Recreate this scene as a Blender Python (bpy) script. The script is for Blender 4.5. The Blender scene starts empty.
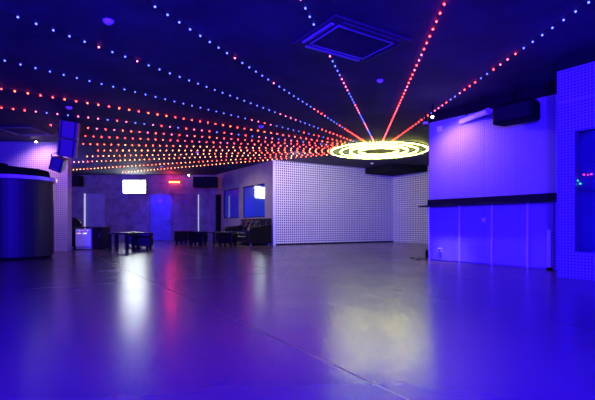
import bpy, bmesh, math, random
from mathutils import Vector, Matrix
random.seed(7)
S = bpy.context.scene
COL = S.collection
PI = math.pi
F = 430.0; H = 0.70; ZC = 2.94; HY = 225.0   # focal length in px, eye height, ceiling height, horizon row

# ------------------------------------------------------------------ measuring
def gp(px, py):                      # point of the floor
    d = F*H/(py-HY); return ((px-297.5)*d/F, d)
def cp(px, py):                      # point of the ceiling
    d = F*(ZC-H)/(HY-py); return ((px-297.5)*d/F, d)

# ------------------------------------------------------------------ materials
def nodes(name):
    m = bpy.data.materials.new(name); m.use_nodes = True
    nt = m.node_tree; b = nt.nodes['Principled BSDF']
    return m, nt, b
def N(nt, t, **k):
    n = nt.nodes.new(t)
    for a, v in k.items(): setattr(n, a, v)
    return n
def math_n(nt, op, a, b=None, c=None):
    n = N(nt, 'ShaderNodeMath', operation=op)
    for i, v in enumerate((a, b, c)):
        if v is None: continue
        if isinstance(v, (int, float)): n.inputs[i].default_value = v
        else: nt.links.new(v, n.inputs[i])
    return n.outputs[0]
def mixc(nt, f, a, b):
    n = N(nt, 'ShaderNodeMix', data_type='RGBA')
    for i, v in ((0, f), (6, a), (7, b)):
        if isinstance(v, (int, float)): n.inputs[i].default_value = v
        elif isinstance(v, tuple): n.inputs[i].default_value = (*v, 1)
        else: nt.links.new(v, n.inputs[i])
    return n.outputs[2]
def noise(nt, scale, detail=4, rough=.6, vec=None):
    n = N(nt, 'ShaderNodeTexNoise'); n.inputs['Scale'].default_value = scale
    n.inputs['Detail'].default_value = detail; n.inputs['Roughness'].default_value = rough
    if vec is None:
        tc = N(nt, 'ShaderNodeTexCoord'); vec = tc.outputs['Object']
    nt.links.new(vec, n.inputs['Vector'])
    return n.outputs['Fac']
def bump(nt, b, h, strength, dist=.02):
    n = N(nt, 'ShaderNodeBump'); n.inputs['Strength'].default_value = strength
    n.inputs['Distance'].default_value = dist
    nt.links.new(h, n.inputs['Height']); nt.links.new(n.outputs[0], b.inputs['Normal'])
def simple(name, col, rough=.5, metal=0, var=.15, scale=8, bmp=0):
    m, nt, b = nodes(name)
    f = noise(nt, scale)
    lo = tuple(c*(1-var) for c in col); hi = tuple(min(1, c*(1+var)) for c in col)
    nt.links.new(mixc(nt, f, lo, hi), b.inputs['Base Color'])
    b.inputs['Roughness'].default_value = rough; b.inputs['Metallic'].default_value = metal
    if bmp: bump(nt, b, noise(nt, scale*4), bmp, .01)
    return m
def glow(name, col, strength):
    m, nt, b = nodes(name)
    b.inputs['Base Color'].default_value = (*[c*.6 for c in col], 1)
    b.inputs['Emission Color'].default_value = (*col, 1)
    b.inputs['Emission Strength'].default_value = strength
    return m
def perforated(name, pitch, col, hole, half, rough=.6, seam=None, course=.25):
    """painted block / panel with a square grid of recessed holes, in the wall's own x / z"""
    m, nt, b = nodes(name)
    tc = N(nt, 'ShaderNodeTexCoord'); sp = N(nt, 'ShaderNodeSeparateXYZ')
    nt.links.new(tc.outputs['Object'], sp.inputs[0])
    def cell(o):
        fr = math_n(nt, 'FRACT', math_n(nt, 'MULTIPLY', o, 1/pitch))
        return math_n(nt, 'LESS_THAN', math_n(nt, 'ABSOLUTE', math_n(nt, 'SUBTRACT', fr, .5)), half)
    mask = math_n(nt, 'MULTIPLY', cell(sp.outputs[0]), cell(sp.outputs[2]))
    nz = noise(nt, 1.7, 5)
    base = mixc(nt, nz, tuple(c*(1-course) for c in col), tuple(min(1, c*(1+course)) for c in col))
    # stretched noise along the courses
    mp = N(nt, 'ShaderNodeMapping'); mp.inputs['Scale'].default_value = (1.2, 1, 14)
    nt.links.new(tc.outputs['Object'], mp.inputs[0])
    cz = noise(nt, 2.2, 3, .5, mp.outputs[0])
    base = mixc(nt, math_n(nt, 'MULTIPLY', cz, .25), base, tuple(c*.45 for c in col))
    c = mixc(nt, mask, base, hole)
    if seam:
        fr = math_n(nt, 'FRACT', math_n(nt, 'MULTIPLY', sp.outputs[0], 1/seam))
        sm = math_n(nt, 'MULTIPLY', math_n(nt, 'LESS_THAN', fr, .02), .5)
        c = mixc(nt, sm, c, hole)
    nt.links.new(c, b.inputs['Base Color'])
    b.inputs['Roughness'].default_value = rough
    bump(nt, b, math_n(nt, 'SUBTRACT', 1, mask), .6, .01)
    return m

def mat_floor():
    m, nt, b = nodes('polished_concrete')
    tc = N(nt, 'ShaderNodeTexCoord')
    n1 = noise(nt, .55, 6, .65, tc.outputs['Object']); n2 = noise(nt, 5, 6, .7, tc.outputs['Object'])
    c = mixc(nt, n1, (.070, .042, .052), (.125, .080, .090))
    c = mixc(nt, math_n(nt, 'MULTIPLY', n2, .4), c, (.07, .06, .065))
    mp = N(nt, 'ShaderNodeMapping'); mp.vector_type = 'POINT'
    mp.inputs['Rotation'].default_value = (0, 0, math.radians(-32.0)); nt.links.new(tc.outputs['Object'], mp.inputs[0])
    sp = N(nt, 'ShaderNodeSeparateXYZ'); nt.links.new(mp.outputs[0], sp.inputs[0])
    def line(o, pitch, off, w):
        fr = math_n(nt, 'FRACT', math_n(nt, 'MULTIPLY', math_n(nt, 'SUBTRACT', o, off), 1/pitch))
        return math_n(nt, 'LESS_THAN', math_n(nt, 'ABSOLUTE', math_n(nt, 'SUBTRACT', fr, .5)), w/pitch)
    # the floor's joints run along the room's long axis (u = .85x + .53y)
    u = math_n(nt, 'ADD', math_n(nt, 'MULTIPLY', N_sep(nt, tc, 0), .848), math_n(nt, 'MULTIPLY', N_sep(nt, tc, 1), .530))
    l = line(u, 1.95, 1.29-.975, .006)
    v = math_n(nt, 'ADD', math_n(nt, 'MULTIPLY', N_sep(nt, tc, 0), -.530), math_n(nt, 'MULTIPLY', N_sep(nt, tc, 1), .848))
    l2 = math_n(nt, 'MULTIPLY', line(v, 5.9, 2.6, .008), .6)
    lm = math_n(nt, 'MAXIMUM', l, l2)
    c = mixc(nt, math_n(nt, 'MULTIPLY', lm, .85), c, (.01, .01, .01))
    nt.links.new(c, b.inputs['Base Color'])
    r = math_n(nt, 'ADD', .17, math_n(nt, 'MULTIPLY', n1, .16))
    r = math_n(nt, 'ADD', r, math_n(nt, 'MULTIPLY', lm, .12))
    nt.links.new(r, b.inputs['Roughness'])
    nt.links.new(math_n(nt, 'SUBTRACT', .75, math_n(nt, 'MULTIPLY', lm, .3)), b.inputs['Specular IOR Level'])
    return m
def N_sep(nt, tc, i):
    s = N(nt, 'ShaderNodeSeparateXYZ'); nt.links.new(tc.outputs['Object'], s.inputs[0]); return s.outputs[i]
def mat_concrete(name, a, bcol, scale=2.2, rough=.65):
    m, nt, b = nodes(name)
    n1 = noise(nt, scale, 8, .7); n2 = noise(nt, scale*9, 4, .7)
    cr = N(nt, 'ShaderNodeValToRGB'); cr.color_ramp.elements[0].position = .38; cr.color_ramp.elements[1].position = .64
    nt.links.new(n1, cr.inputs[0])
    c = mixc(nt, cr.outputs[0], a, bcol)
    c = mixc(nt, math_n(nt, 'MULTIPLY', n2, .5), c, a)
    nt.links.new(c, b.inputs['Base Color']); b.inputs['Roughness'].default_value = rough
    bump(nt, b, n2, .25, .01)
    return m

M = {}
M['floor'] = mat_floor()
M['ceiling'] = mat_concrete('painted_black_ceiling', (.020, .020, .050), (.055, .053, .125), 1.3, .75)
M['concrete'] = mat_concrete('mottled_concrete', (.13, .11, .12), (.30, .25, .27), 2.0)
M['grey_concrete'] = mat_concrete('grey_render', (.20, .185, .17), (.30, .275, .26), 1.2)
M['plain_dark'] = simple('dark_paint', (.009, .009, .011), .85)
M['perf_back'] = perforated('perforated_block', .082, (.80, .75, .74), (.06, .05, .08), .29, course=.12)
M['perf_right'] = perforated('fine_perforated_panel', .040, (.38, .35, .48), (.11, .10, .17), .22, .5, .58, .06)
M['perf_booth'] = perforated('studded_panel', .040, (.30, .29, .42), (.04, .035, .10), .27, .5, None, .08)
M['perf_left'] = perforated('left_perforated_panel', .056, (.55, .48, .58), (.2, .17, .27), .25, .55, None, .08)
M['trim'] = simple('pale_trim', (.62, .58, .66), .45)
M['black'] = simple('black_plastic', (.004, .004, .005), .75)
M['gloss_black'] = simple('gloss_black', (.010, .010, .014), .22)
M['leather'] = simple('black_leather', (.006, .005, .006), .30, 0, .3, 20, .15)
M['wood_dark'] = simple('dark_wood', (.03, .024, .024), .35)
M['bar_front'] = simple('black_lacquer', (.016, .016, .024), .5, .0, .3, 3)
M['slab'] = simple('pale_laminate', (.75, .70, .8), .3)
M['white'] = simple('white_plastic', (.92, .92, .94), .4, 0, .05)
M['fridge'] = simple('white_enamel', (.72, .68, .80), .35, 0, .05)
M['fridge_grille'] = simple('grey_grille', (.35, .32, .42), .5)
M['metal'] = simple('brushed_metal', (.45, .45, .5), .3, .9)
M['rail'] = simple('aluminium_strip', (.92, .90, .95), .4, 0)
M['speaker'] = simple('charcoal_cabinet', (.16, .16, .20), .5)
M['speaker_dark'] = simple('dark_grille', (.012, .012, .018), .8)
M['ac'] = simple('painted_ac_panel', (.045, .045, .06), .6)
M['ac_light'] = simple('ac_louvre', (.34, .33, .40), .45)
M['door_blue'] = mat_concrete('blue_painted_door', (.10, .11, .34), (.18, .19, .55), 3)
M['door_grey'] = mat_concrete('grey_painted_door', (.13, .10, .13), (.26, .20, .24), 3)
M['door_pale'] = mat_concrete('pale_door', (.22, .23, .27), (.32, .34, .36), 2)
M['cable'] = simple('cable_rubber', (.01, .01, .012), .5)
for k_ in ('black', 'speaker_dark', 'plain_dark'):
    M[k_].node_tree.nodes['Principled BSDF'].inputs['Specular IOR Level'].default_value = .12
M['leather'].node_tree.nodes['Principled BSDF'].inputs['Specular IOR Level'].default_value = .4
def window_glass():
    m, nt, b = nodes('blue_reflection_glass')
    f = noise(nt, .8, 2)
    nt.links.new(mixc(nt, f, (.01, .05, .42), (.015, .10, .55)), b.inputs['Base Color'])  # blue reflection of the lit room put into the pane colour
    b.inputs['Roughness'].default_value = .06; b.inputs['Specular IOR Level'].default_value = 1.0
    b.inputs['Coat Weight'].default_value = 1; b.inputs['Coat IOR'].default_value = 1.9; b.inputs['Coat Roughness'].default_value = .04
    return m
M['window'] = window_glass()
def clear_glass():
    m, nt, b = nodes('booth_glass')
    b.inputs['Base Color'].default_value = (.85, .88, 1, 1)
    b.inputs['Transmission Weight'].default_value = 1; b.inputs['Roughness'].default_value = .05
    b.inputs['IOR'].default_value = 1.15
    return m
M['glass'] = clear_glass()
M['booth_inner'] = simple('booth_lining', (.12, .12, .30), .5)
BULB = {
 'red':   glow('bulb_red',   (1.0, .03, .03), 22),
 'orange':glow('bulb_orange',(1.0, .06, .025), 22),
 'pink':  glow('bulb_pink',  (1.0, .11, .24), 9),
 'blue':  glow('bulb_blue',  (.09, .11, 1.0), 6),
 'warm':  glow('bulb_warm',  (1.0, .26, .09), 15),
 'ring':  glow('bulb_ring',  (.95, .95, .12), 150),
 'green': glow('bulb_green', (.15, 1.0, .35), 20),
}
M['tv'] = glow('lit_screen', (.90, 1.0, .93), 19)
M['exit'] = glow('exit_face', (1.0, .12, .03), 14)
M['lampglass'] = glow('lamp_glass', (1.0, .82, .75), 60)
M['led_red'] = glow('led_red', (1, .05, .25), 3)
M['led_green'] = glow('led_green', (.05, .7, .6), 4)
M['led_white'] = glow('led_white', (.7, .85, 1), 1.6)
M['led_orange'] = glow('led_orange', (1, .45, .4), 1.4)
M['lit_jamb'] = glow('lit_jamb_glow', (.80, .85, .95), .55)  # light falling on the door jambs, imitated by a weak glow

# ------------------------------------------------------------------ mesh helpers
def box(bm, x0, x1, y0, y1, z0, z1, mat=None):
    M4 = Matrix.Translation(((x0+x1)/2, (y0+y1)/2, (z0+z1)/2)) @ Matrix.Diagonal((abs(x1-x0), abs(y1-y0), abs(z1-z0), 1))
    if mat is not None: M4 = mat @ M4
    r = bmesh.ops.create_cube(bm, size=1, matrix=M4); return r['verts']
def bev(bm, w, seg=2, verts=None):
    es = bm.edges[:] if verts is None else list({e for v in verts for e in v.link_edges})
    bmesh.ops.bevel(bm, geom=es, offset=w, segments=seg, affect='EDGES', profile=.5)
def cyl(bm, r, h, mat=None, seg=20, r2=None):
    bmesh.ops.create_cone(bm, cap_ends=True, segments=seg, radius1=r, radius2=r if r2 is None else r2, depth=h, matrix=mat or Matrix())
def tube(bm, pts, r, seg=6):
    pts = [Vector(p) for p in pts]; rings = []
    for i, p in enumerate(pts):
        t = (pts[min(i+1, len(pts)-1)] - pts[max(i-1, 0)]).normalized()
        up = Vector((0, 0, 1)) if abs(t.z) < .9 else Vector((1, 0, 0))
        a = t.cross(up).normalized(); b = t.cross(a).normalized()
        rings.append([bm.verts.new(p + r*(math.cos(2*PI*k/seg)*a + math.sin(2*PI*k/seg)*b)) for k in range(seg)])
    for i in range(len(rings)-1):
        for k in range(seg):
            bm.faces.new((rings[i][k], rings[i][(k+1) % seg], rings[i+1][(k+1) % seg], rings[i+1][k]))
    bm.faces.new(rings[0]); bm.faces.new(rings[-1][::-1])
def prism(bm, outline, z0, z1):
    a = [bm.verts.new((x, y, z0)) for x, y in outline]; b = [bm.verts.new((x, y, z1)) for x, y in outline]
    n = len(a)
    for i in range(n): bm.faces.new((a[i], a[(i+1) % n], b[(i+1) % n], b[i]))
    bm.faces.new(a[::-1]); bm.faces.new(b)
def obj(name, bm, mat, parent=None, loc=None, rz=0, smooth=False):
    bmesh.ops.recalc_face_normals(bm, faces=bm.faces[:])
    me = bpy.data.meshes.new(name); bm.to_mesh(me); bm.free()
    if isinstance(mat, str): mat = M[mat]
    me.materials.append(mat)
    if smooth:
        for p in me.polygons: p.use_smooth = True
    o = bpy.data.objects.new(name, me); COL.objects.link(o)
    if parent: o.parent = parent
    if loc is not None: o.location = loc
    o.rotation_euler.z = rz
    return o
def tag(o, label, cat, group=None):
    o['label'] = label; o['category'] = cat
    if group: o['group'] = group
    return o
def thing(name, label, cat, loc, rz=0, group=None, rot=None):
    o = bpy.data.objects.new(name, None); COL.objects.link(o); o.empty_display_size = .1
    o.location = loc; o.rotation_euler = rot or (0, 0, rz)
    return tag(o, label, cat, group)
def struct(name, bm, mat, loc=None, rz=0, parent=None, label=None):
    o = obj(name, bm, mat, parent, loc, rz)
    if parent is None: o['kind'] = 'structure'
    if label: o['label'] = label
    return o
def dup(root, loc, rz, label, group=None):
    r = root.copy(); COL.objects.link(r); r.location = loc; r.rotation_euler = (0, 0, rz); r['label'] = label
    if group: r['group'] = group
    for ch in list(root.children):
        c = ch.copy(); COL.objects.link(c); c.parent = r
        for g in list(ch.children):
            d = g.copy(); COL.objects.link(d); d.parent = c
    return r
def wall(name, P, Q, z0, z1, thick, mat, label=None):
    """wall whose room face runs P->Q; thickness grows to the left of P->Q"""
    dx, dy = Q[0]-P[0], Q[1]-P[1]; L = math.hypot(dx, dy)
    bm = bmesh.new(); box(bm, 0, L, 0, thick, z0, z1)
    return struct(name, bm, mat, (P[0], P[1], 0), math.atan2(dy, dx), label=label)

# ------------------------------------------------------------------ room shell
bm = bmesh.new(); box(bm, -11.3, 8.0, -4.3, 22.3, -.1, 0); struct('floor', bm, 'floor', label='glossy dark concrete dance floor with faint joints')
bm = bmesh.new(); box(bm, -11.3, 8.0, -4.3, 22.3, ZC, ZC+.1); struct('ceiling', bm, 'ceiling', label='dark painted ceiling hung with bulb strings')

YB = 19.2                                           # far wall
C0 = Vector((-.84, 14.8))                           # corner between window wall and perforated wall
V = Vector((-.537, .843)).normalized(); NW = Vector((-V.y, V.x))*1  # NW points to the seating side
NW = Vector((-.843, -.537)).normalized()
def wp(t, s=0): p = C0 + V*t + NW*s; return (p.x, p.y)
wall('wall_back', (-3.66, YB), (-11.0, YB), 0, ZC, -.2, 'concrete', 'mottled purple concrete wall at the far end of the room')
bpy.data.objects['wall_back'].location = (-3.66, YB, 0)
wall('wall_left', (-11.0, YB), (-11.0, -4.0), 0, ZC, -.2, 'concrete')
wall('wall_front', (-11.0, -4.0), (7.6, -4.0), 0, ZC, -.2, 'concrete')
wall('wall_right', (7.6, -4.0), (7.6, 20), 0, ZC, -.2, 'plain_dark')

# window wall: built of pieces round two window openings and a doorway (local x runs along the wall from the corner)
angV = math.atan2(V.y, V.x)
LW = 5.30
W1 = (2.80, 4.36); W2 = (.60, 2.44); ZW = (.98, 2.19); DW = (4.63, 5.30)
bm = bmesh.new()
T = -.25
box(bm, 0, W2[0], 0, T, 0, ZC)
box(bm, W2[0], W2[1], 0, T, 0, ZW[0]); box(bm, W2[0], W2[1], 0, T, ZW[1], ZC)
box(bm, W2[1], W1[0], 0, T, 0, ZC)
box(bm, W1[0], W1[1], 0, T, 0, ZW[0]); box(bm, W1[0], W1[1], 0, T, ZW[1], ZC)
box(bm, W1[1], DW[0], 0, T, 0, ZC)
box(bm, DW[0], DW[1], 0, T, 2.05, ZC)
struct('wall_middle', bm, 'grey_concrete', (C0.x, C0.y, 0), angV, label='grey rendered wall with two blue windows beside the sofa')
for n, (a, b_) in enumerate((W1, W2)):
    bm = bmesh.new()
    w = struct('window_%d' % (n+1), bm, 'window', (C0.x, C0.y, 0), angV, label=('left' if n == 0 else 'right')+' blue window in the grey wall')
    bm = bmesh.new(); box(bm, a, b_, -.05, -.07, ZW[0], ZW[1]); bm.to_mesh(w.data); bm.free()
    bm = bmesh.new()
    for q in ((a, a+.03, ZW[0], ZW[1]), (b_-.03, b_, ZW[0], ZW[1]), (a, b_, ZW[0], ZW[0]+.03), (a, b_, ZW[1]-.03, ZW[1])):
        box(bm, q[0], q[1], -.03, -.10, q[2], q[3])
    obj('window_frame', bm, 'black', w)
bm = bmesh.new(); box(bm, DW[0], DW[1], -.16, -.20, 0, 2.05)  # dark panel stands in for the unlit doorway interior
d = struct('door_4', bm, 'plain_dark', (C0.x, C0.y, 0), angV, label='dark panel for the unlit inside of the doorway left of the blue windows')
bm = bmesh.new(); box(bm, DW[0]+.06, DW[0]+.16, -.12, -.16, .98, 1.01); obj('door_handle', bm, 'metal', d)

# perforated wall right of the corner
PC = Vector(cp(393, 170.7))                         # inner corner at the back right
PC = Vector((3.93, 17.7))
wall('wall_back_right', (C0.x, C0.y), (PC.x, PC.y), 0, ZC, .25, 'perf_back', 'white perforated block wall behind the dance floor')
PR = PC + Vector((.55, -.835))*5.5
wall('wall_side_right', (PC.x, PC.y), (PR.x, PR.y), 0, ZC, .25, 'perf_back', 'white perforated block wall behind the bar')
ax = (PC-C0).normalized(); an = Vector((ax.y, -ax.x))
bm = bmesh.new(); box(bm, -.005, .10, -.012, .02, 0, ZC)
struct('trim_1', bm, 'trim', (C0.x, C0.y, 0), math.atan2(ax.y, ax.x), label='pale corner strip at the left end of the perforated wall')
# dark kick strip under the perforated wall
bm = bmesh.new(); box(bm, .1, (PC-C0).length, -.02, .02, 0, .05)
struct('baseboard_back', bm, 'plain_dark', (C0.x, C0.y, 0), math.atan2(ax.y, ax.x))
# lowered soffit at the back right
s0 = C0 + ax*((Vector((2.68, 16.9))-C0).length)
bm = bmesh.new()
o_ = [s0, PC + ax*.1, PC + Vector((.55, -.835))*1.8+ax*.1, s0 + Vector((.55, -.835))*1.4]
prism(bm, [(p.x, p.y) for p in o_], 2.71, ZC-.001)
struct('trim_2', bm, 'plain_dark', label='dark lowered soffit in the back right corner')

# left perforated wall (end face towards the camera)
wall('wall_left_front', (-11.0, 11.45), (-6.20, 11.6), 0, ZC, .22, 'perf_left', 'purple lit perforated wall behind the tall bar')

# ------------------------------------------------------------------ far wall doors, screen, signs
def door(n, x0, x1, mat, label, sign=None, handle_side=1):
    bm = bmesh.new(); box(bm, x0, x1, -.045, 0, 0.01, 2.04); bev(bm, .004, 1)
    o = struct('door_%d' % n, bm, mat, (0, YB, 0), label=label)
    bm = bmesh.new()
    box(bm, x0-.06, x0-.005, -.06, 0, 0, 2.10); box(bm, x1+.005, x1+.06, -.06, 0, 0, 2.10); box(bm, x0-.06, x1+.06, -.06, 0, 2.045, 2.10)
    obj('door_frame', bm, 'concrete' if n != 1 else 'door_pale', o)
    hx = x1-.09 if handle_side > 0 else x0+.09
    bm = bmesh.new(); box(bm, hx-.06, hx+.06, -.10, -.08, 1.0, 1.02); box(bm, hx-.01, hx+.01, -.10, -.045, 1.0, 1.02)
    obj('door_handle', bm, 'metal', o)
    return o
XP = lambda px, d=YB: (px-297.5)*d/F
ZP = lambda py, d=YB: H+(HY-py)*d/F
d1 = door(1, XP(86.5), XP(104), 'door_pale', 'pale grey door at the far left, by the white fridge')
bm = bmesh.new(); box(bm, XP(85.0), XP(86.3), -.10, -.062, 0, 2.1); obj('lit_jamb_edge', bm, 'lit_jamb', d1)['label'] = 'lit frame edge drawn as a faintly glowing strip'
d2 = door(2, XP(151), XP(171), 'door_blue', 'blue door under and left of the red exit sign')
d3 = door(3, XP(174), XP(196.5), 'door_grey', 'purple grey door right of the blue door')
bm = bmesh.new(); box(bm, XP(198.5), XP(199.3), -.10, -.062, .3, 2.06); obj('lit_jamb_edge', bm, 'lit_jamb', d3)['label'] = 'lit frame edge drawn as a faintly glowing strip'
def sign_ring(parent, px, py, mat, nm):
    bm = bmesh.new()
    x, z = XP(px), ZP(py)
    pts = [(x+.065*math.cos(a*PI/8), -.052, z+.065*math.sin(a*PI/8)) for a in range(17)]
    tube(bm, pts, .010, 6); box(bm, x-.012, x+.012, -.056, -.045, z-.045, z+.03)
    obj('door_symbol', bm, mat, parent)['label'] = nm
M['pinksym'] = simple('pink_symbol', (.8, .25, .3), .5); M['bluesym'] = simple('blue_symbol', (.08, .1, .8), .5)
sign_ring(d2, 160.5, 201, 'pinksym', 'small round pink symbol on the door')
sign_ring(d3, 185, 202, 'bluesym', 'small round blue symbol on the door')

t = thing('television', 'bright white television screen high on the far wall', 'television', (XP(135.2), YB-.003, ZP(187)))
bm = bmesh.new(); box(bm, -.52, .52, -.09, 0, -.31, .31); bev(bm, .01, 2); obj('bezel', bm, 'black', t)
bm = bmesh.new(); box(bm, -.495, .495, -.096, -.089, -.285, .285); obj('screen', bm, 'tv', t)
t = thing('exit_sign', 'small lit orange red exit light above the purple grey door', 'sign', (XP(175), YB, ZP(182.2)))
bm = bmesh.new(); box(bm, -.25, .25, -.05, 0, -.02, .09); bev(bm, .006, 1); obj('housing', bm, 'black', t)
bm = bmesh.new(); box(bm, -.235, .235, -.12, -.05, -.035, .035); bev(bm, .01, 2); obj('lit_face', bm, 'exit', t)

def small_lamp(x, y, z, label, r=.03, name='spot_lamp', tilt=0):
    t = thing(name, label, 'lamp', (x, y, z))
    bm = bmesh.new(); cyl(bm, r*1.5, .05, Matrix.Translation((0, 0, -.025))); bev(bm, .004, 1); obj('housing', bm, 'black', t)
    bm = bmesh.new(); bmesh.ops.create_uvsphere(bm, u_segments=12, v_segments=8, radius=r, matrix=Matrix.Translation((0, 0, -.06))); obj('bulb', bm, 'lampglass', t, smooth=True)
    return t
small_lamp(XP(188.7, 18.9), 18.9, ZC, 'tiny white lamp left of the black loudspeaker by the far doors', .022)
small_lamp(-6.84, 11.25, ZC, 'small white lamp over the left perforated wall', .025)
bl = (XP(432.3, 7.96), 7.96)
tl = small_lamp(bl[0], bl[1], 2.76, 'small bright lamp over the left end of the bar wall', .025)
bm = bmesh.new(); cyl(bm, .01, ZC-2.76, Matrix.Translation((0, 0, (ZC-2.76)/2)), 8); obj('stem', bm, 'black', tl)

def box_speaker(w, h, dd, name, label, loc, rz=0, rot=None, mat='black', group=None, yoke=False):
    t = thing(name, label, 'speaker', loc, rz, group, rot)
    bm = bmesh.new(); box(bm, -w/2, w/2, -dd/2, dd/2, -h/2, h/2); bev(bm, .02, 3); obj('cabinet', bm, mat, t)
    bm = bmesh.new(); box(bm, -w/2+.03, w/2-.03, -dd/2-.012, -dd/2+.004, -h/2+.03, h/2-.03); bev(bm, .005, 1); obj('grille', bm, 'speaker_dark' if mat == 'black' else mat, t)
    bm = bmesh.new(); box(bm, -.03, .03, -.03, .03, h/2-.005, h/2+.04); obj('bracket', bm, 'black', t)
    return t
box_speaker(1.0, .44, .35, 'loudspeaker', 'long black loudspeaker hung from the ceiling right of the far doors', ((-4.42-3.45)/2, 18.4, 2.53))
box_speaker(.50, .44, .30, 'loudspeaker', 'small black loudspeaker high beside the left perforated wall edge', (-9.75, 18.9, 2.64))

# ------------------------------------------------------------------ bulb strings and rings
RC = Vector((2.41, 12.8))
cs = [cp(331.3, 15.6), cp(409, 41), cp(362.6, 62.8), cp(299, 40)]
ctr = (sum(c[0] for c in cs)/4, sum(c[1] for c in cs)/4)
ang = math.atan2(.287, .4446)
def in_ac(x, y):
    for cx, cy, a, w_, l_ in ((ctr[0], ctr[1], ang, 1.16, .86), (-6.42, 10.15, 0, 1.0, 1.1)):
        dx, dy = x-cx, y-cy; u = dx*math.cos(a)+dy*math.sin(a); v = -dx*math.sin(a)+dy*math.cos(a)
        if abs(u) < w_/2+.03 and abs(v) < l_/2+.03: return True
    return False
bulb_mesh = {}
for k, m in BULB.items():
    b = bmesh.new(); bmesh.ops.create_icosphere(b, subdivisions=1, radius=1)
    me = bpy.data.meshes.new('bulb_'+k); b.to_mesh(me); b.free(); me.materials.append(m)
    for p in me.polygons: p.use_smooth = True
    bulb_mesh[k] = me
def bulb(parent, k, x, y, z, r):
    o = bpy.data.objects.new('bulb', bulb_mesh[k]); COL.objects.link(o); o.parent = parent
    o.location = (x, y, z); o.scale = (r, r, r)
ORD = ['first', 'second', 'third', 'fourth', 'fifth', 'sixth', 'seventh', 'eighth', 'ninth', 'tenth', 'eleventh', 'twelfth', 'thirteenth', 'fourteenth', 'fifteenth', 'sixteenth']
STR = [  # azimuth from the camera side, reach, colour mix far -> near ring, words
 (-3.3, 9.4, 'mix', 'red and blue'), (6.3, 9.3, 'rp', 'red and pink'), (15.5, 9.4, 'bp', 'blue and pink'), (24.6, 10.2, 'b', 'mostly blue'),
 (33.3, 10.4, 'b', 'mostly blue'), (42.3, 10.2, 'b', 'blue and red'), (51.4, 9.9, 'r', 'red'), (59.8, 9.6, 'rb', 'red and blue'),
 (67.6, 8.6, 'ro', 'red and pink'), (75.0, 8.9, 'ro', 'red and orange'), (83.0, 9.1, 'ow', 'orange'), (90.0, 8.5, 'w', 'warm white'),
 (96.8, 9.3, 'w', 'warm white'), (103., 10.6, 'w', 'warm white'), (111.3, 12.3, 'w', 'warm white'), (118.5, 11.3, 'w', 'warm white')]
def pick(kind, f, i):
    r = random.random()
    if kind in 'b' :
        if f < .25: return 'red' if r < .75 else 'blue'
        if f < .45: return 'blue' if (i//4) % 2 else ('pink' if r < .5 else 'red')
        return 'blue' if r < .94 else 'pink'
    if kind == 'mix': return ('red' if r < .8 else 'pink') if f < .35 else ('blue' if (i//2) % 3 == 1 or f > .75 and r < .8 else ('red' if r < .5 else 'pink'))
    if kind == 'rp': return 'red' if r < .7 else 'pink'
    if kind == 'bp': return 'blue' if (i//4) % 2 else 'pink'
    if kind == 'r': return 'red' if r < .65 else 'orange'
    if kind == 'rb': return 'blue' if r < .18 else ('red' if r < .6 else 'pink')
    if kind == 'ro': return 'red' if r < .45 else ('orange' if r < .8 else 'pink')
    if kind == 'ow': return 'orange' if r < .8 else 'warm'
    if f < .4: return 'orange' if r < .6 else 'warm'
    return 'warm' if r < .82 else 'orange'
for n, (az, L, kind, words) in enumerate(STR):
    a = math.radians(az); dr = Vector((-math.sin(a), -math.cos(a)))
    t = thing('bulb_string', '%s bulb string on the ceiling, %s from the black loudspeaker over the bar' % (words, ORD[n]), 'string lights',
              (RC.x, RC.y, ZC), 0, 'bulb strings radiating from the ring light')
    bm = bmesh.new()
    runs = []; a_ = 1.45; q = 1.45
    while q < L:                                    # the cable is broken where an air conditioner sits
        if in_ac(RC.x+dr.x*q, RC.y+dr.y*q):
            if a_ is not None: runs.append((a_, q-.02)); a_ = None
        elif a_ is None: a_ = q
        q += .02
    if a_ is not None: runs.append((a_, L))
    for r0, r1 in runs: tube(bm, [(dr.x*r0, dr.y*r0, -.006), (dr.x*r1, dr.y*r1, -.006)], .004, 5)
    obj('cable', bm, 'cable', t)
    q = 1.50; i = 0
    while q < L:
        f = (q-1.4)/(L-1.4)
        if not in_ac(RC.x+dr.x*q, RC.y+dr.y*q): bulb(t, pick(kind, f, i), dr.x*q, dr.y*q, -.022, .0125 if az < 45 else .0145)
        q += .185; i += 1
NAMES = ['innermost', 'second smallest', 'second largest', 'outermost']
for (R_, cnt, nm) in ((.56, 40, 0), (.84, 60, 1), (1.12, 80, 2), (1.41, 100, 3)):
    t = thing('ring_light', '%s of the four rings of warm white bulbs on the ceiling' % NAMES[nm], 'ring light', (RC.x, RC.y, ZC), 0, 'concentric ring lights')
    bm = bmesh.new()
    segs = 64
    for k in range(segs):
        a0, a1 = 2*PI*k/segs, 2*PI*(k+1)/segs
        vs = []
        for a in (a0, a1):
            for rr, z in ((R_-.010, 0), (R_+.010, 0), (R_+.010, -.03), (R_-.010, -.03)):
                vs.append(bm.verts.new((rr*math.cos(a), rr*math.sin(a), z)))
        for j in range(4): bm.faces.new((vs[j], vs[(j+1) % 4], vs[4+(j+1) % 4], vs[4+j]))
    bmesh.ops.remove_doubles(bm, verts=bm.verts[:], dist=.0005)
    obj('track', bm, 'black', t)
    for k in range(cnt):
        a = 2*PI*(k+.5)/cnt
        bulb(t, 'green' if (math.sin(a) > -.2 and k % 4 == 0) else 'ring', R_*math.cos(a), R_*math.sin(a), -.045, .012)

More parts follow.
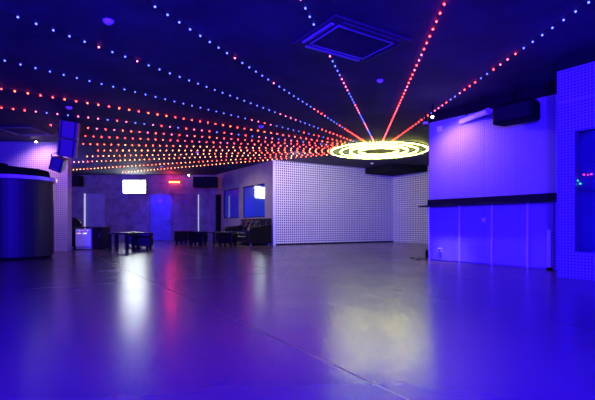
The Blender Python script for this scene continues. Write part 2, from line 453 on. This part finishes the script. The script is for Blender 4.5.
# ------------------------------------------------------------------ ceiling fittings
def ac_unit(label, x, y, rz, w, l, big=True):
    t = thing('air_conditioner', label, 'air conditioner', (x, y, ZC), rz, 'ceiling air conditioning cassettes')
    bm = bmesh.new(); box(bm, -w/2, w/2, -l/2, l/2, -.020, 0); bev(bm, .006, 2); obj('panel', bm, 'ac', t)
    iw, il = w*.74, l*.68
    bm = bmesh.new()
    for q in ((-iw/2, iw/2, -il/2, -il/2+.015), (-iw/2, iw/2, il/2-.015, il/2), (-iw/2, -iw/2+.015, -il/2, il/2), (iw/2-.015, iw/2, -il/2, il/2)):
        box(bm, q[0], q[1], q[2], q[3], -.038, -.018)
    obj('grille_frame', bm, 'ac_light', t)
    bm = bmesh.new()
    k = -il/2+.03
    while k < il/2-.03:
        box(bm, -iw/2+.015, iw/2-.015, k, k+.012, -.034, -.018); k += .03
    obj('intake_grille', bm, 'ac', t)
    for (cx, cy, a, b_) in ((0, l/2-.07, iw, .045), (0, -l/2+.07, iw, .045), (w/2-.07, 0, .045, il), (-w/2+.07, 0, .045, il)):
        bm = bmesh.new(); vv = box(bm, cx-a/2, cx+a/2, cy-b_/2, cy+b_/2, -.040, -.018); bev(bm, .005, 1)
        obj('louvre', bm, 'ac_light' if (cy > .1 or cx < -.1) else 'ac', t)
    return t
cs = [cp(331.3, 15.6), cp(409, 41), cp(362.6, 62.8), cp(299, 40)]
ctr = (sum(c[0] for c in cs)/4, sum(c[1] for c in cs)/4)
ang = math.atan2(.287, .4446)
ac_unit('square ceiling air conditioner between the two nearest bulb strings', ctr[0], ctr[1], ang, 1.16, .86)
ac_unit('ceiling air conditioner over the tall bar at the left', -6.42, 10.15, 0, 1.0, 1.1)

def dome(px, py, r, label, z=ZC):
    x, y = cp(px, py)
    t = thing('ceiling_sensor', label, 'smoke detector', (x, y, z), 0, 'ceiling sensors')
    bm = bmesh.new(); cyl(bm, r, .02, Matrix.Translation((0, 0, -.01)), 24); bev(bm, .003, 1); obj('base', bm, 'white', t)
    bm = bmesh.new(); bmesh.ops.create_uvsphere(bm, u_segments=20, v_segments=10, radius=r*.8, matrix=Matrix.Translation((0, 0, -.02)) @ Matrix.Diagonal((1, 1, .6, 1)))
    obj('dome', bm, 'white', t, smooth=True)
dome(108.5, 20.5, .058, 'white round sensor on the ceiling at the top left, nearest of all')
dome(380, 80, .05, 'white round sensor between the air conditioner and the ring lights')
dome(69, 107, .06, 'white round sensor above the blue hanging loudspeakers')
dome(261, 126, .06, 'white round sensor among the red bulbs, left of the ring lights')
dome(197, 152, .06, 'small round sensor among the warm bulbs above the far loudspeaker')
dome(162, 166, .06, 'small round sensor in the glow above the television')
dome(372, 163, .06, 'small round sensor just behind the ring lights')

# ------------------------------------------------------------------ left tall bar
t = thing('tall_bar', 'tall dark bar with a rounded corner and pale top at the left', 'bar', (0, 0, 0))
XR = -4.80; YF = 8.35
def bar_outline(off):
    r = .70+off; pts = [(-10.9, YF-off)]
    for k in range(0, 25):
        a = -PI/2 + k*PI/24; pts.append((-5.93+r*math.cos(a), YF+.70+r*math.sin(a)))
    pts += [(-10.9, YF+1.40+off)]
    return pts
bm = bmesh.new(); prism(bm, bar_outline(0), .06, 1.62); obj('body', bm, 'bar_front', t)
bm = bmesh.new(); prism(bm, bar_outline(-.04), 0, .06); obj('plinth', bm, 'black', t)
bm = bmesh.new(); prism(bm, bar_outline(.06), 1.62, 1.69); obj('countertop', bm, 'slab', t)
# covered mixing desk and a small box on it
t = thing('mixing_desk', 'low black covered mixing desk lying on the tall bar', 'mixer', (-5.68, 9.0, 1.69))
bm = bmesh.new()
prof = [(-.40, 0), (.38, 0), (.36, .13), (.30, .17), (.02, .18), (-.12, .215), (-.22, .21), (-.28, .235), (-.38, .22)]
for s in (0, 1): pass
f0 = [bm.verts.new((x, -.25, z)) for x, z in prof]; f1 = [bm.verts.new((x*.97, .25, z*1.05)) for x, z in prof]
for i in range(len(prof)): bm.faces.new((f0[i], f0[(i+1) % len(prof)], f1[(i+1) % len(prof)], f1[i]))
bm.faces.new(f0); bm.faces.new(f1[::-1]); bev(bm, .012, 2); obj('cover', bm, 'black', t)
bm = bmesh.new()
for k in range(5): cyl(bm, .012, .02, Matrix.Translation((-.15+.09*k, -.262, .07)) @ Matrix.Rotation(PI/2, 4, 'X'), 10)
obj('knob', bm, 'speaker_dark', t)
t = thing('monitor_speaker', 'small black upright box at the left end of the mixing desk', 'speaker', (-6.22, 9.0, 1.69))
bm = bmesh.new(); box(bm, -.10, .10, -.1, .1, 0, .30); bev(bm, .02, 2); obj('cabinet', bm, 'black', t)
bm = bmesh.new(); cyl(bm, .06, .012, Matrix.Translation((0, -.104, .12)) @ Matrix.Rotation(PI/2, 4, 'X')); cyl(bm, .025, .012, Matrix.Translation((0, -.104, .23)) @ Matrix.Rotation(PI/2, 4, 'X')); obj('cone', bm, 'speaker_dark', t)

# hanging blue-lit loudspeakers over the bar
def hung(name, label, px, py, d_, w, h, dd, rot, n_cab):
    x, z = XP(px, d_), ZP(py, d_)
    t = thing(name, label, 'speaker', (x, d_, z), rot=rot)
    for k in range(n_cab):
        zc = (n_cab-1)*h/2 - k*h
        bm = bmesh.new()
        # tapered cabinet: narrower at the back
        a = [(-w/2, -dd/2), (w/2, -dd/2), (w*.36, dd/2), (-w*.36, dd/2)]
        prism(bm, a, zc-h/2+.008, zc+h/2-.008); bev(bm, .018, 2)
        c = obj('cabinet', bm, 'speaker', t)
        bm = bmesh.new(); box(bm, -w/2+.04, w/2-.04, -dd/2-.01, -dd/2+.002, zc-h/2+.03, zc+h/2-.03); bev(bm, .004, 1); obj('grille', bm, 'speaker', c)
        bm = bmesh.new()
        for s in (-1, 1): box(bm, s*w*.36-.010, s*w*.36+.010, -dd/2-.02, -dd/2-.008, zc-h/2+.02, zc+h/2-.02)
        obj('handle_bar', bm, 'speaker_dark', c)
    bm = bmesh.new()
    tube(bm, [(-w/2-.02, 0, -h*.2), (-w/2-.06, 0, h*.5), (-w/2+.02, .02, n_cab*h/2+.06), (0, .05, n_cab*h/2+.10)], .012, 6)
    tube(bm, [(0, .05, n_cab*h/2-.03), (0, .05, n_cab*h/2+.12)], .014, 6)
    obj('yoke', bm, 'black', t)
hung('loudspeaker', 'pair of joined loudspeaker cabinets glowing blue, hung from the ceiling by the tall bar', 70, 139.5, 9.35, .37, .385, .38, (math.radians(8), math.radians(7), math.radians(14)), 2)
hung('loudspeaker', 'smaller tilted loudspeaker hung below the joined blue pair', 59, 164, 9.7, .28, .32, .30, (math.radians(16), math.radians(20), math.radians(10)), 1)

# ------------------------------------------------------------------ seating, left group
t = thing('mini_fridge', 'small white fridge with three indicator lights beside the left wall', 'fridge', (XP(83.2, 12.05), 12.05, 0))
bm = bmesh.new(); box(bm, -.215, .215, .03, .42, .02, .59); bev(bm, .01, 2); obj('body', bm, 'fridge', t)
bm = bmesh.new(); box(bm, -.215, .215, 0, .03, .10, .59); bev(bm, .008, 2); dr_ = obj('door', bm, 'fridge', t)
bm = bmesh.new(); box(bm, -.20, .20, -.004, .02, .03, .09); obj('vent', bm, 'fridge_grille', t)
for x, mt in ((-.10, 'led_white'), (0, 'led_red'), (.125, 'led_white')):
    bm = bmesh.new(); cyl(bm, .011, .012, Matrix.Translation((x, -.004, .545)) @ Matrix.Rotation(PI/2, 4, 'X'), 10); obj('indicator', bm, mt, dr_)
for x, mt in ((-.12, 'led_orange'), (.05, 'led_white')):
    bm = bmesh.new(); box(bm, x-.05, x+.05, -.008, .002, .455, .475); obj('button', bm, mt, dr_)
t = thing('counter_unit', 'black counter with a thin top over the white fridge', 'counter', (0, 0, 0))
x0, x1 = XP(74.3, 12.05), XP(101.2, 12.05)
bm = bmesh.new(); box(bm, x0-.02, x1+.03, 12.02, 12.65, .615, .655); bev(bm, .006, 1); obj('countertop', bm, 'wood_dark', t)
bm = bmesh.new(); box(bm, XP(91.7, 12.05), x1, 12.08, 12.62, .02, .615); bev(bm, .005, 1); cb = obj('cabinet', bm, 'gloss_black', t)
bm = bmesh.new(); box(bm, XP(91.7, 12.05)+.02, x1-.02, 12.062, 12.08, .06, .59); bev(bm, .004, 1); dd_ = obj('door', bm, 'gloss_black', t)
bm = bmesh.new(); box(bm, x1-.06, x1-.045, 12.03, 12.062, .35, .47); obj('handle', bm, 'metal', dd_)
bm = bmesh.new(); box(bm, x0-.02, x0+.01, 12.08, 12.62, 0, .615); obj('side_panel', bm, 'gloss_black', t)

t = thing('armchair', 'black armchair with a curved back beside the white fridge', 'armchair', (-6.74, 12.6, 0))
bm = bmesh.new()
pf = [(-.34, 0), (.34, 0), (.34, .42), (.31, .60), (.24, .78), (.14, .88), (0, .91), (-.14, .88), (-.24, .78), (-.31, .60), (-.34, .42)]
a = [bm.verts.new((x, .22, z+.02)) for x, z in pf]; b = [bm.verts.new((x*.95, .36, z+.03)) for x, z in pf]
for i in range(len(pf)): bm.faces.new((a[i], a[(i+1) % len(pf)], b[(i+1) % len(pf)], b[i]))
bm.faces.new(a); bm.faces.new(b[::-1]); bev(bm, .03, 3); obj('backrest', bm, 'leather', t)
bm = bmesh.new(); box(bm, -.27, .27, -.30, .22, .14, .44); bev(bm, .05, 3); obj('seat', bm, 'leather', t)
for s in (-1, 1):
    bm = bmesh.new(); box(bm, s*.31-.05, s*.31+.05, -.30, .24, .08, .60); bev(bm, .04, 3); obj('armrest', bm, 'leather', t)
for sx in (-1, 1):
    for sy in (-1, 1):
        bm = bmesh.new(); cyl(bm, .02, .15, Matrix.Translation((sx*.28, sy*.24, .075)), 10); obj('leg', bm, 'metal', t)

def low_table(label, x, y, w, dpt, h, rz=0):
    t = thing('low_table', label, 'table', (x, y, 0), rz, 'low dark tables')
    bm = bmesh.new(); box(bm, -w/2, w/2, -dpt/2, dpt/2, h-.05, h); bev(bm, .006, 1); obj('tabletop', bm, 'wood_dark', t)
    for sx in (-1, 1):
        for sy in (-1, 1):
            cx, cy = sx*(w/2-.035), sy*(dpt/2-.035)
            bm = bmesh.new(); box(bm, cx-.033, cx+.033, cy-.033, cy+.033, 0, h-.05); obj('leg', bm, 'speaker_dark', t)
    return t
low_table('low dark table nearest the television, beside the cube stool', XP(122, 11.9), 11.9, .54, .54, .49)
low_table('low dark table behind, next to the black counter', XP(106, 13.0), 13.0, .50, .50, .47)
def stool(label, x, y, rz, w=.50):
    t = thing('cube_stool', label, 'stool', (x, y, 0), rz, 'black cube stools')
    bm = bmesh.new(); box(bm, -w/2, w/2, -w/2, w/2, .09, .35); bev(bm, .02, 3); obj('base', bm, 'leather', t)
    bm = bmesh.new(); box(bm, -w/2-.005, w/2+.005, -w/2-.005, w/2+.005, .355, .48); bev(bm, .035, 4); obj('seat', bm, 'leather', t, smooth=True)
    for sx in (-1, 1):
        for sy in (-1, 1):
            bm = bmesh.new(); box(bm, sx*(w/2-.07)-.03, sx*(w/2-.07)+.03, sy*(w/2-.07)-.03, sy*(w/2-.07)+.03, 0, .09); obj('foot', bm, 'black', t)
    return t
s1 = stool('black cube stool right of the low table under the television', XP(142.5, 12.6), 12.6, math.radians(6))
dup(s1, (XP(133, 13.9), 13.9, 0), math.radians(20), 'black cube stool behind, between the low table and the front stool')
dup(s1, (XP(183.5, 16.3), 16.3, 0), math.radians(-12), 'small looking black cube stool in front of the two doors')
dup(s1, (XP(198.5, 14.95), 14.95, 0), math.radians(-8), 'black cube stool left of the dark table before the sofa')
dup(s1, (XP(227.8, 14.35), 14.35, 0), math.radians(-14), 'black cube stool pulled up in front of the black sofa')
low_table('low dark table between two cube stools before the dark doorway', XP(209.5, 15.5), 15.5, .62, .62, .46, math.radians(-10))

# tufted sofa along the window wall
t = thing('sofa', 'black leather sofa with a diamond tufted back under the blue windows', 'sofa', (*wp(0), 0), angV)   # local x along wall, +y to the seats
SL = 2.35
bm = bmesh.new(); box(bm, .22, SL-.22, .26, .84, .10, .32); bev(bm, .02, 2); obj('base', bm, 'leather', t)
for k in range(3):
    w_ = (SL-.46)/3
    bm = bmesh.new(); box(bm, .23+k*w_+.004, .23+(k+1)*w_-.004, .24, .87, .32, .46); bev(bm, .045, 4); obj('seat_cushion', bm, 'leather', t, smooth=True)
bm = bmesh.new()
nx, nz = 120, 26; grid = []
for i in range(nx+1):
    row = []
    for j in range(nz+1):
        x = .10+(SL-.2)*i/nx; z = .40+.53*j/nz
        u_ = x/.20; w_ = z/.16
        tuft = abs(math.sin(PI*(u_+w_)/2))*abs(math.sin(PI*(u_-w_)/2))
        edge = min(1, min(j, nz-j)/3.0)
        y = .17+.055*tuft**.6*edge - .05*(j/nz) + .02*edge
        row.append(bm.verts.new((x, y, z)))
    grid.append(row)
for i in range(nx):
    for j in range(nz): bm.faces.new((grid[i][j], grid[i+1][j], grid[i+1][j+1], grid[i][j+1]))
box(bm, .10, SL-.10, .03, .15, .12, .93)
obj('backrest', bm, 'leather', t, smooth=True)
for e, lab in ((0, None), (1, None)):
    xx = .02 if e == 0 else SL-.24
    bm = bmesh.new()
    pr = [(.03, .06), (.88, .06), (.90, .30), (.90, .52), (.86, .61), (.76, .655), (.40, .665), (.22, .70), (.12, .72), (.03, .70)]
    a = [bm.verts.new((xx, y, z)) for y, z in pr]; b = [bm.verts.new((xx+.22, y, z)) for y, z in pr]
    n_ = len(pr)
    for i in range(n_): bm.faces.new((a[i], a[(i+1) % n_], b[(i+1) % n_], b[i]))
    bm.faces.new(a); bm.faces.new(b[::-1]); bev(bm, .04, 4); obj('armrest', bm, 'leather', t)
for x_ in (.10, SL-.10):
    for y_ in (.12, .80):
        bm = bmesh.new(); cyl(bm, .025, .12, Matrix.Translation((x_, y_, .06)), 10); obj('leg', bm, 'metal', t)
bx_ = thing('small_box', 'small dark box standing on the arm of the sofa near the wall', 'box', (*wp(.13, .33), .69), angV)
bm = bmesh.new(); box(bm, -.07, .07, -.07, .07, 0, .20); bev(bm, .01, 2); obj('case', bm, 'speaker_dark', bx_)
bm = bmesh.new(); box(bm, -.075, .075, -.075, .075, .16, .205); bev(bm, .006, 1); obj('lid', bm, 'speaker_dark', bx_)

# ------------------------------------------------------------------ bar wall at the right
E0 = Vector((2.63, 8.6)); E1 = Vector((4.01, 6.72)); EV = (E1-E0).normalized(); EL = (E1-E0).length
angE = math.atan2(EV.y, EV.x)
EN = Vector((-.806, -.592))                          # towards the room
# local: x along, -y towards the room (left of direction is away)
def el(px):                                          # wall parameter seen in column px
    k = (px-297.5)/F; return (k*E0.y-E0.x)/(EV.x-k*EV.y)
bm = bmesh.new(); box(bm, 0, EL+.9, 0, .25, 0, 2.74)
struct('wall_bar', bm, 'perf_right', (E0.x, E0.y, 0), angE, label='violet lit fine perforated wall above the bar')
bm = bmesh.new(); box(bm, -.02, EL+.9, .02, .30, 2.74, ZC)
struct('trim_3', bm, 'plain_dark', (E0.x, E0.y, 0), angE, label='dark beam over the bar wall')
t = thing('bar_counter', 'blue lit bar front of four panels with a black counter', 'bar', (E0.x, E0.y, 0), angE)
cuts = [el(432.3), el(460.3), el(492.8), el(528.5), EL+.02]
cuts = [.03] + cuts[1:]
for k in range(4):
    bm = bmesh.new(); box(bm, cuts[k]+.012, cuts[k+1]-.012, -.03, 0, .02, 1.06); bev(bm, .004, 1)
    obj('panel', bm, 'perf_right', t)
for k in range(4):
    bm = bmesh.new(); box(bm, cuts[k]-.012, cuts[k]+.012, -.045, 0, 0, 1.06); bev(bm, .004, 1); obj('metal_strip', bm, 'rail', t)['label'] = 'pale vertical metal strip'
bm = bmesh.new(); box(bm, 0, EL+.05, -.06, 0, 1.085, 1.20); bev(bm, .006, 1); obj('fascia', bm, 'gloss_black', t)
bm = bmesh.new(); box(bm, -.14, EL+.05, -.17, 0, 1.060, 1.085); bev(bm, .004, 1); obj('countertop', bm, 'gloss_black', t)
def plate(name, label, cat, px, py, w, h, off=.0):
    s = el(px); p = E0+EV*s; z = ZP(py, p.y)
    t = thing(name, label, cat, (p.x, p.y, z), angE)
    bm = bmesh.new(); box(bm, -w/2, w/2, -.012-off, -off, -h/2, h/2); bev(bm, .003, 1); obj('plate', bm, 'white', t)
    return t, s
o1, _ = plate('wall_socket', 'white power socket low on the left bar panel', 'socket', 441.3, 249.8, .09, .09, .03)
bm = bmesh.new(); cyl(bm, .017, .03, Matrix.Translation((0, -.055, -.005)) @ Matrix.Rotation(PI/2, 4, 'X'), 12); obj('plug', bm, 'black', o1)
bm = bmesh.new()
tube(bm, [(0, -.07, -.005), (.0, -.09, -.06), (-.03, -.08, -.11), (-.06, -.07, -.15), (-.09, -.07, -.165)], .005); obj('cord', bm, 'cable', o1)
o2, _ = plate('light_switch', 'white light switch in the middle of the bar front', 'switch', 484.7, 219.8, .07, .07, .03)
bm = bmesh.new(); box(bm, -.018, .018, -.052, -.042, -.022, .022); bev(bm, .003, 1); obj('rocker', bm, 'white', o2)
o3, _ = plate('wall_plate', 'small pale square plate at the top left of the bar wall', 'plate', 439.8, 128.8, .12, .10)
bm = bmesh.new(); box(bm, -.035, .035, -.018, -.012, -.025, .025); bev(bm, .002, 1); obj('cover', bm, 'white', o3)

# tube fixture, black loudspeaker, little camera, plank, cable on floor
p0 = Vector((XP(461, 8.0), 8.0, 2.62)); p1 = Vector((XP(488.5, 7.35), 7.35, 2.65)); dv = p1-p0
t = thing('tube_light', 'white tubular fitting hung under the ceiling by the bar wall', 'light fitting', (p0+p1)/2)
q = dv.to_track_quat('Z', 'Y').to_matrix().to_4x4()
bm = bmesh.new(); cyl(bm, .050, dv.length, q, 20); bev(bm, .006, 1); obj('tube', bm, 'white', t)
for s in (-1, 1):
    bm = bmesh.new(); cyl(bm, .054, .04, Matrix.Translation(dv.normalized()*s*(dv.length/2-.02)) @ q, 20); obj('end_cap', bm, 'slab', t)
    pp = dv.normalized()*s*.2
    bm = bmesh.new(); tube(bm, [(pp.x, pp.y, .04), (pp.x, pp.y, ZC-(p0.z+p1.z)/2)], .008); obj('hanger', bm, 'black', t)

t = thing('loudspeaker', 'large black horizontal loudspeaker hung in front of the bar wall', 'speaker', (3.54, 6.94, 2.50), angE)
bm = bmesh.new()
prism(bm, [(-.34, -.13), (-.30, -.17), (.30, -.17), (.34, -.13), (.30, .15), (-.30, .15)], -.145, .145); bev(bm, .03, 3); obj('cabinet', bm, 'black', t)
bm = bmesh.new(); box(bm, -.27, .27, -.185, -.165, -.115, .115); bev(bm, .008, 2); obj('grille', bm, 'speaker_dark', t)
bm = bmesh.new()
tube(bm, [(-.30, 0, .12), (-.30, 0, .20), (.30, 0, .20), (.30, 0, .12)], .014); tube(bm, [(0, 0, .20), (0, 0, ZC-2.50)], .02)
obj('bracket', bm, 'black', t)
bm = bmesh.new(); box(bm, -.346, -.335, -.06, .04, -.05, .03); obj('handle', bm, 'speaker_dark', t)

t = thing('security_camera', 'little dome camera at the left edge of the bar wall top', 'camera', (XP(425.5, 8.7), 8.7, ZC))
bm = bmesh.new(); cyl(bm, .02, ZC-2.76, Matrix.Translation((0, 0, -(ZC-2.76)/2)), 12); obj('stem', bm, 'black', t)
bm = bmesh.new(); cyl(bm, .05, .05, Matrix.Translation((0, 0, 2.76-ZC)), 20); bev(bm, .006, 1); obj('housing', bm, 'white', t)
bm = bmesh.new(); bmesh.ops.create_uvsphere(bm, u_segments=16, v_segments=8, radius=.042, matrix=Matrix.Translation((0, 0, 2.72-ZC))); obj('dome', bm, 'gloss_black', t, smooth=True)

pb = E0 + EV*(el(551.8)) + EN*.08
t = thing('leaning_board', 'narrow pale board leaning against the right end of the bar', 'board', (pb.x, pb.y, 0), angE)
bm = bmesh.new(); box(bm, -.03, .03, -.02, .02, 0, .62); bev(bm, .008, 2); obj('board', bm, 'trim', t)
bm = bmesh.new(); box(bm, -.034, .034, -.024, .024, 0, .04); obj('foot', bm, 'black', t)

bm = bmesh.new()
pts = []
for px, py in ((430, 258.5), (427, 259.5), (423, 258.7), (420, 257.6), (418, 258.8), (421, 260), (417, 259.5), (413, 258.2), (410, 258.0)):
    x, y = gp(px, py); pts.append((x, y, .012))
tube(bm, pts, .010)
tag(obj('floor_cable', bm, 'cable'), 'black cable lying on the floor at the left foot of the bar', 'cable')
x, y = gp(427.3, 258)
t = thing('power_box', 'small black box standing on the floor by the left end of the bar', 'box', (x, y+.02, 0), angE)
bm = bmesh.new(); box(bm, -.03, .03, -.02, .02, 0, .16); bev(bm, .006, 1); obj('case', bm, 'black', t)
bm = bmesh.new(); cyl(bm, .01, .02, Matrix.Translation((0, 0, .165)), 10); obj('gland', bm, 'black', t)

# ------------------------------------------------------------------ booth at the far right
B0 = Vector((3.506, 5.81)); BV = Vector((.56, -.83)).normalized(); angB = math.atan2(BV.y, BV.x)
def bl_(px):
    k = (px-297.5)/F; return (k*B0.y-B0.x)/(BV.x-k*BV.y)
a0 = bl_(573.6); zt = 2.05; zb = .35
p = B0+BV*a0; zt = ZP(130.7, p.y); zb = ZP(252.5, p.y); a1 = a0+1.2; BLn = 3.0
bm = bmesh.new(); TB = .30
box(bm, 0, a0, 0, TB, 0, 2.77); box(bm, a0, a1, 0, TB, 0, zb); box(bm, a0, a1, 0, TB, zt, 2.77); box(bm, a1, BLn, 0, TB, 0, 2.77)
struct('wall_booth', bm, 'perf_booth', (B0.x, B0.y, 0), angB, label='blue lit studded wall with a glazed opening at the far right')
bm = bmesh.new(); box(bm, -.02, BLn, .02, TB, 2.77, ZC); struct('trim_4', bm, 'plain_dark', (B0.x, B0.y, 0), angB)
bm = bmesh.new(); box(bm, 0, BLn, -.004, 0, 2.34, 2.345); struct('trim_5', bm, 'trim', (B0.x, B0.y, 0), angB)
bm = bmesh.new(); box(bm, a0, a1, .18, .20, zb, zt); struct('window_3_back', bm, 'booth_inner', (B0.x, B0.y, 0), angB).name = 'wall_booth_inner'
bm = bmesh.new(); box(bm, a0, a1, .02, .028, zb, zt)
w3 = struct('window_3', bm, 'glass', (B0.x, B0.y, 0), angB, label='glazed opening of the booth')
bm = bmesh.new()
for q in ((a0, a0+.012, zb, zt), (a1-.012, a1, zb, zt), (a0, a1, zb, zb+.012), (a0, a1, zt-.012, zt)): box(bm, q[0], q[1], .012, .04, q[2], q[3])
obj('window_frame', bm, 'booth_inner', w3)
# rack device with indicator lights behind the glass
sR = bl_(587)
pR = B0+BV*sR
def zz(px, py): s = bl_(px); return ZP(py, (B0+BV*s).y)
t = thing('rack_device', 'dim electronic rack with red and green indicator lights behind the booth glass', 'electronics', (B0.x, B0.y, 0), angB)
bm = bmesh.new(); box(bm, a0+.02, a0+.75, .12, .178, 1.15, 1.50); bev(bm, .006, 1); obj('chassis', bm, 'booth_inner', t)
for px, py, mt, r in ((584, 174.6, 'led_red', .010), (588, 174.8, 'led_red', .007), (591.5, 174.2, 'led_red', .010), (577.5, 180.5, 'led_green', .009), (577, 183.3, 'led_green', .006), (580.3, 183.6, 'led_green', .009)):
    bm = bmesh.new(); OB = B0+Vector((-BV.y, BV.x))*.115; kk = (px-297.5)/F; s = (kk*OB.y-OB.x)/(BV.x-kk*BV.y)
    cyl(bm, r, .014, Matrix.Translation((s, .115, ZP(py, (OB+BV*s).y))) @ Matrix.Rotation(PI/2, 4, 'X'), 10); obj('indicator', bm, mt, t)['label'] = 'red light' if mt == 'led_red' else 'green light'

# ------------------------------------------------------------------ lights
def area(name, loc, target, size, power, col, spread=180, shape='DISK'):
    l = bpy.data.lights.new(name, 'AREA'); l.shape = shape; l.size = size; l.energy = power; l.color = col; l.spread = math.radians(spread)
    o = bpy.data.objects.new(name, l); COL.objects.link(o); o.location = loc
    o.rotation_euler = (Vector(target)-Vector(loc)).to_track_quat('-Z', 'Y').to_euler(); return o
def spot(name, loc, target, power, col, ang, blend=.6, r=.05):
    l = bpy.data.lights.new(name, 'SPOT'); l.energy = power; l.color = col; l.spot_size = math.radians(ang); l.spot_blend = blend; l.shadow_soft_size = r
    o = bpy.data.objects.new(name, l); COL.objects.link(o); o.location = loc
    o.rotation_euler = (Vector(target)-Vector(loc)).to_track_quat('-Z', 'Y').to_euler(); return o
def point(name, loc, power, col, r=.1):
    l = bpy.data.lights.new(name, 'POINT'); l.energy = power; l.color = col; l.shadow_soft_size = r
    o = bpy.data.objects.new(name, l); COL.objects.link(o); o.location = loc; return o
BLUE = (.025, .004, 1.0)
area('blue_flood_left', (-3.0, -.6, 2.7), (-2.2, 2.4, 0), .5, 1200, BLUE)
area('blue_flood_right', (.8, -.5, 2.5), (4.2, 5.6, 1.0), .5, 1500, BLUE)
area('blue_uplight', (-2.5, -1.0, .5), (-1.5, 5, 3.2), .6, 700, (.02, .004, 1.0))
spot('bar_lamp', (bl[0]-.02, bl[1]-.06, 2.64), (3.05, 7.8, 1.3), 62, (1.0, .42, .80), 150, 1.0)
spot('bar_floor_lamp', (bl[0], bl[1]-.04, 2.64), (2.72, 8.02, 0), 260, (1.0, .62, .70), 26, .9)
spot('left_wall_lamp', (-6.84, 11.0, 2.84), (-6.7, 11.6, 1.6), 70, (.95, .45, .95), 140, .8)
point('seating_violet_fill', (-9.0, 14.8, 2.6), 480, (.13, .07, 1.0), .3)  # unseen violet fill added to light the seating and far wall
spot('door_blue_lamp', (-6.1, 17.9, 2.85), (-6.1, 19.2, .9), 260, (.05, .03, 1.0), 60, .5)  # unseen blue spot added to brighten the blue door
point('exit_red', (-5.55, 18.75, 2.72), 20, (1.0, .03, .08), .08)
spot('window_wall_lamp', (-3.2, 14.8, 2.85), (-1.9, 15.6, .9), 150, (1.0, .80, .70), 110, .9)  # unseen warm spot added to lift the window wall and sofa arm
spot('perforated_wall_fill', (-.1, 12.9, 2.8), (.4, 15.5, 1.2), 190, (.85, .74, 1.0), 130, .9)  # unseen fill added to brighten the perforated wall beyond the ring light

spot('fridge_fill', (-5.7, 9.7, 2.85), (-6.0, 12.0, .5), 120, (.62, .45, 1.0), 42, .7)  # unseen spot added to brighten the fridge and wall end
w = bpy.data.worlds.new('world'); S.world = w; w.use_nodes = True
w.node_tree.nodes['Background'].inputs[0].default_value = (.002, .002, .01, 1)

# ------------------------------------------------------------------ camera
cd = bpy.data.cameras.new('camera'); cam = bpy.data.objects.new('camera', cd); COL.objects.link(cam)
cd.sensor_width = 36; cd.lens = 36*F/595; cd.shift_y = (HY-200)/595
cam.location = (0, 0, H); cam.rotation_euler = (PI/2, 0, 0); cd.clip_start = .05
S.camera = cam
S.view_settings.view_transform = 'Standard'; S.view_settings.look = 'None'; S.view_settings.gamma = 1
S.view_settings.exposure = 0; S.view_settings.use_curve_mapping = False
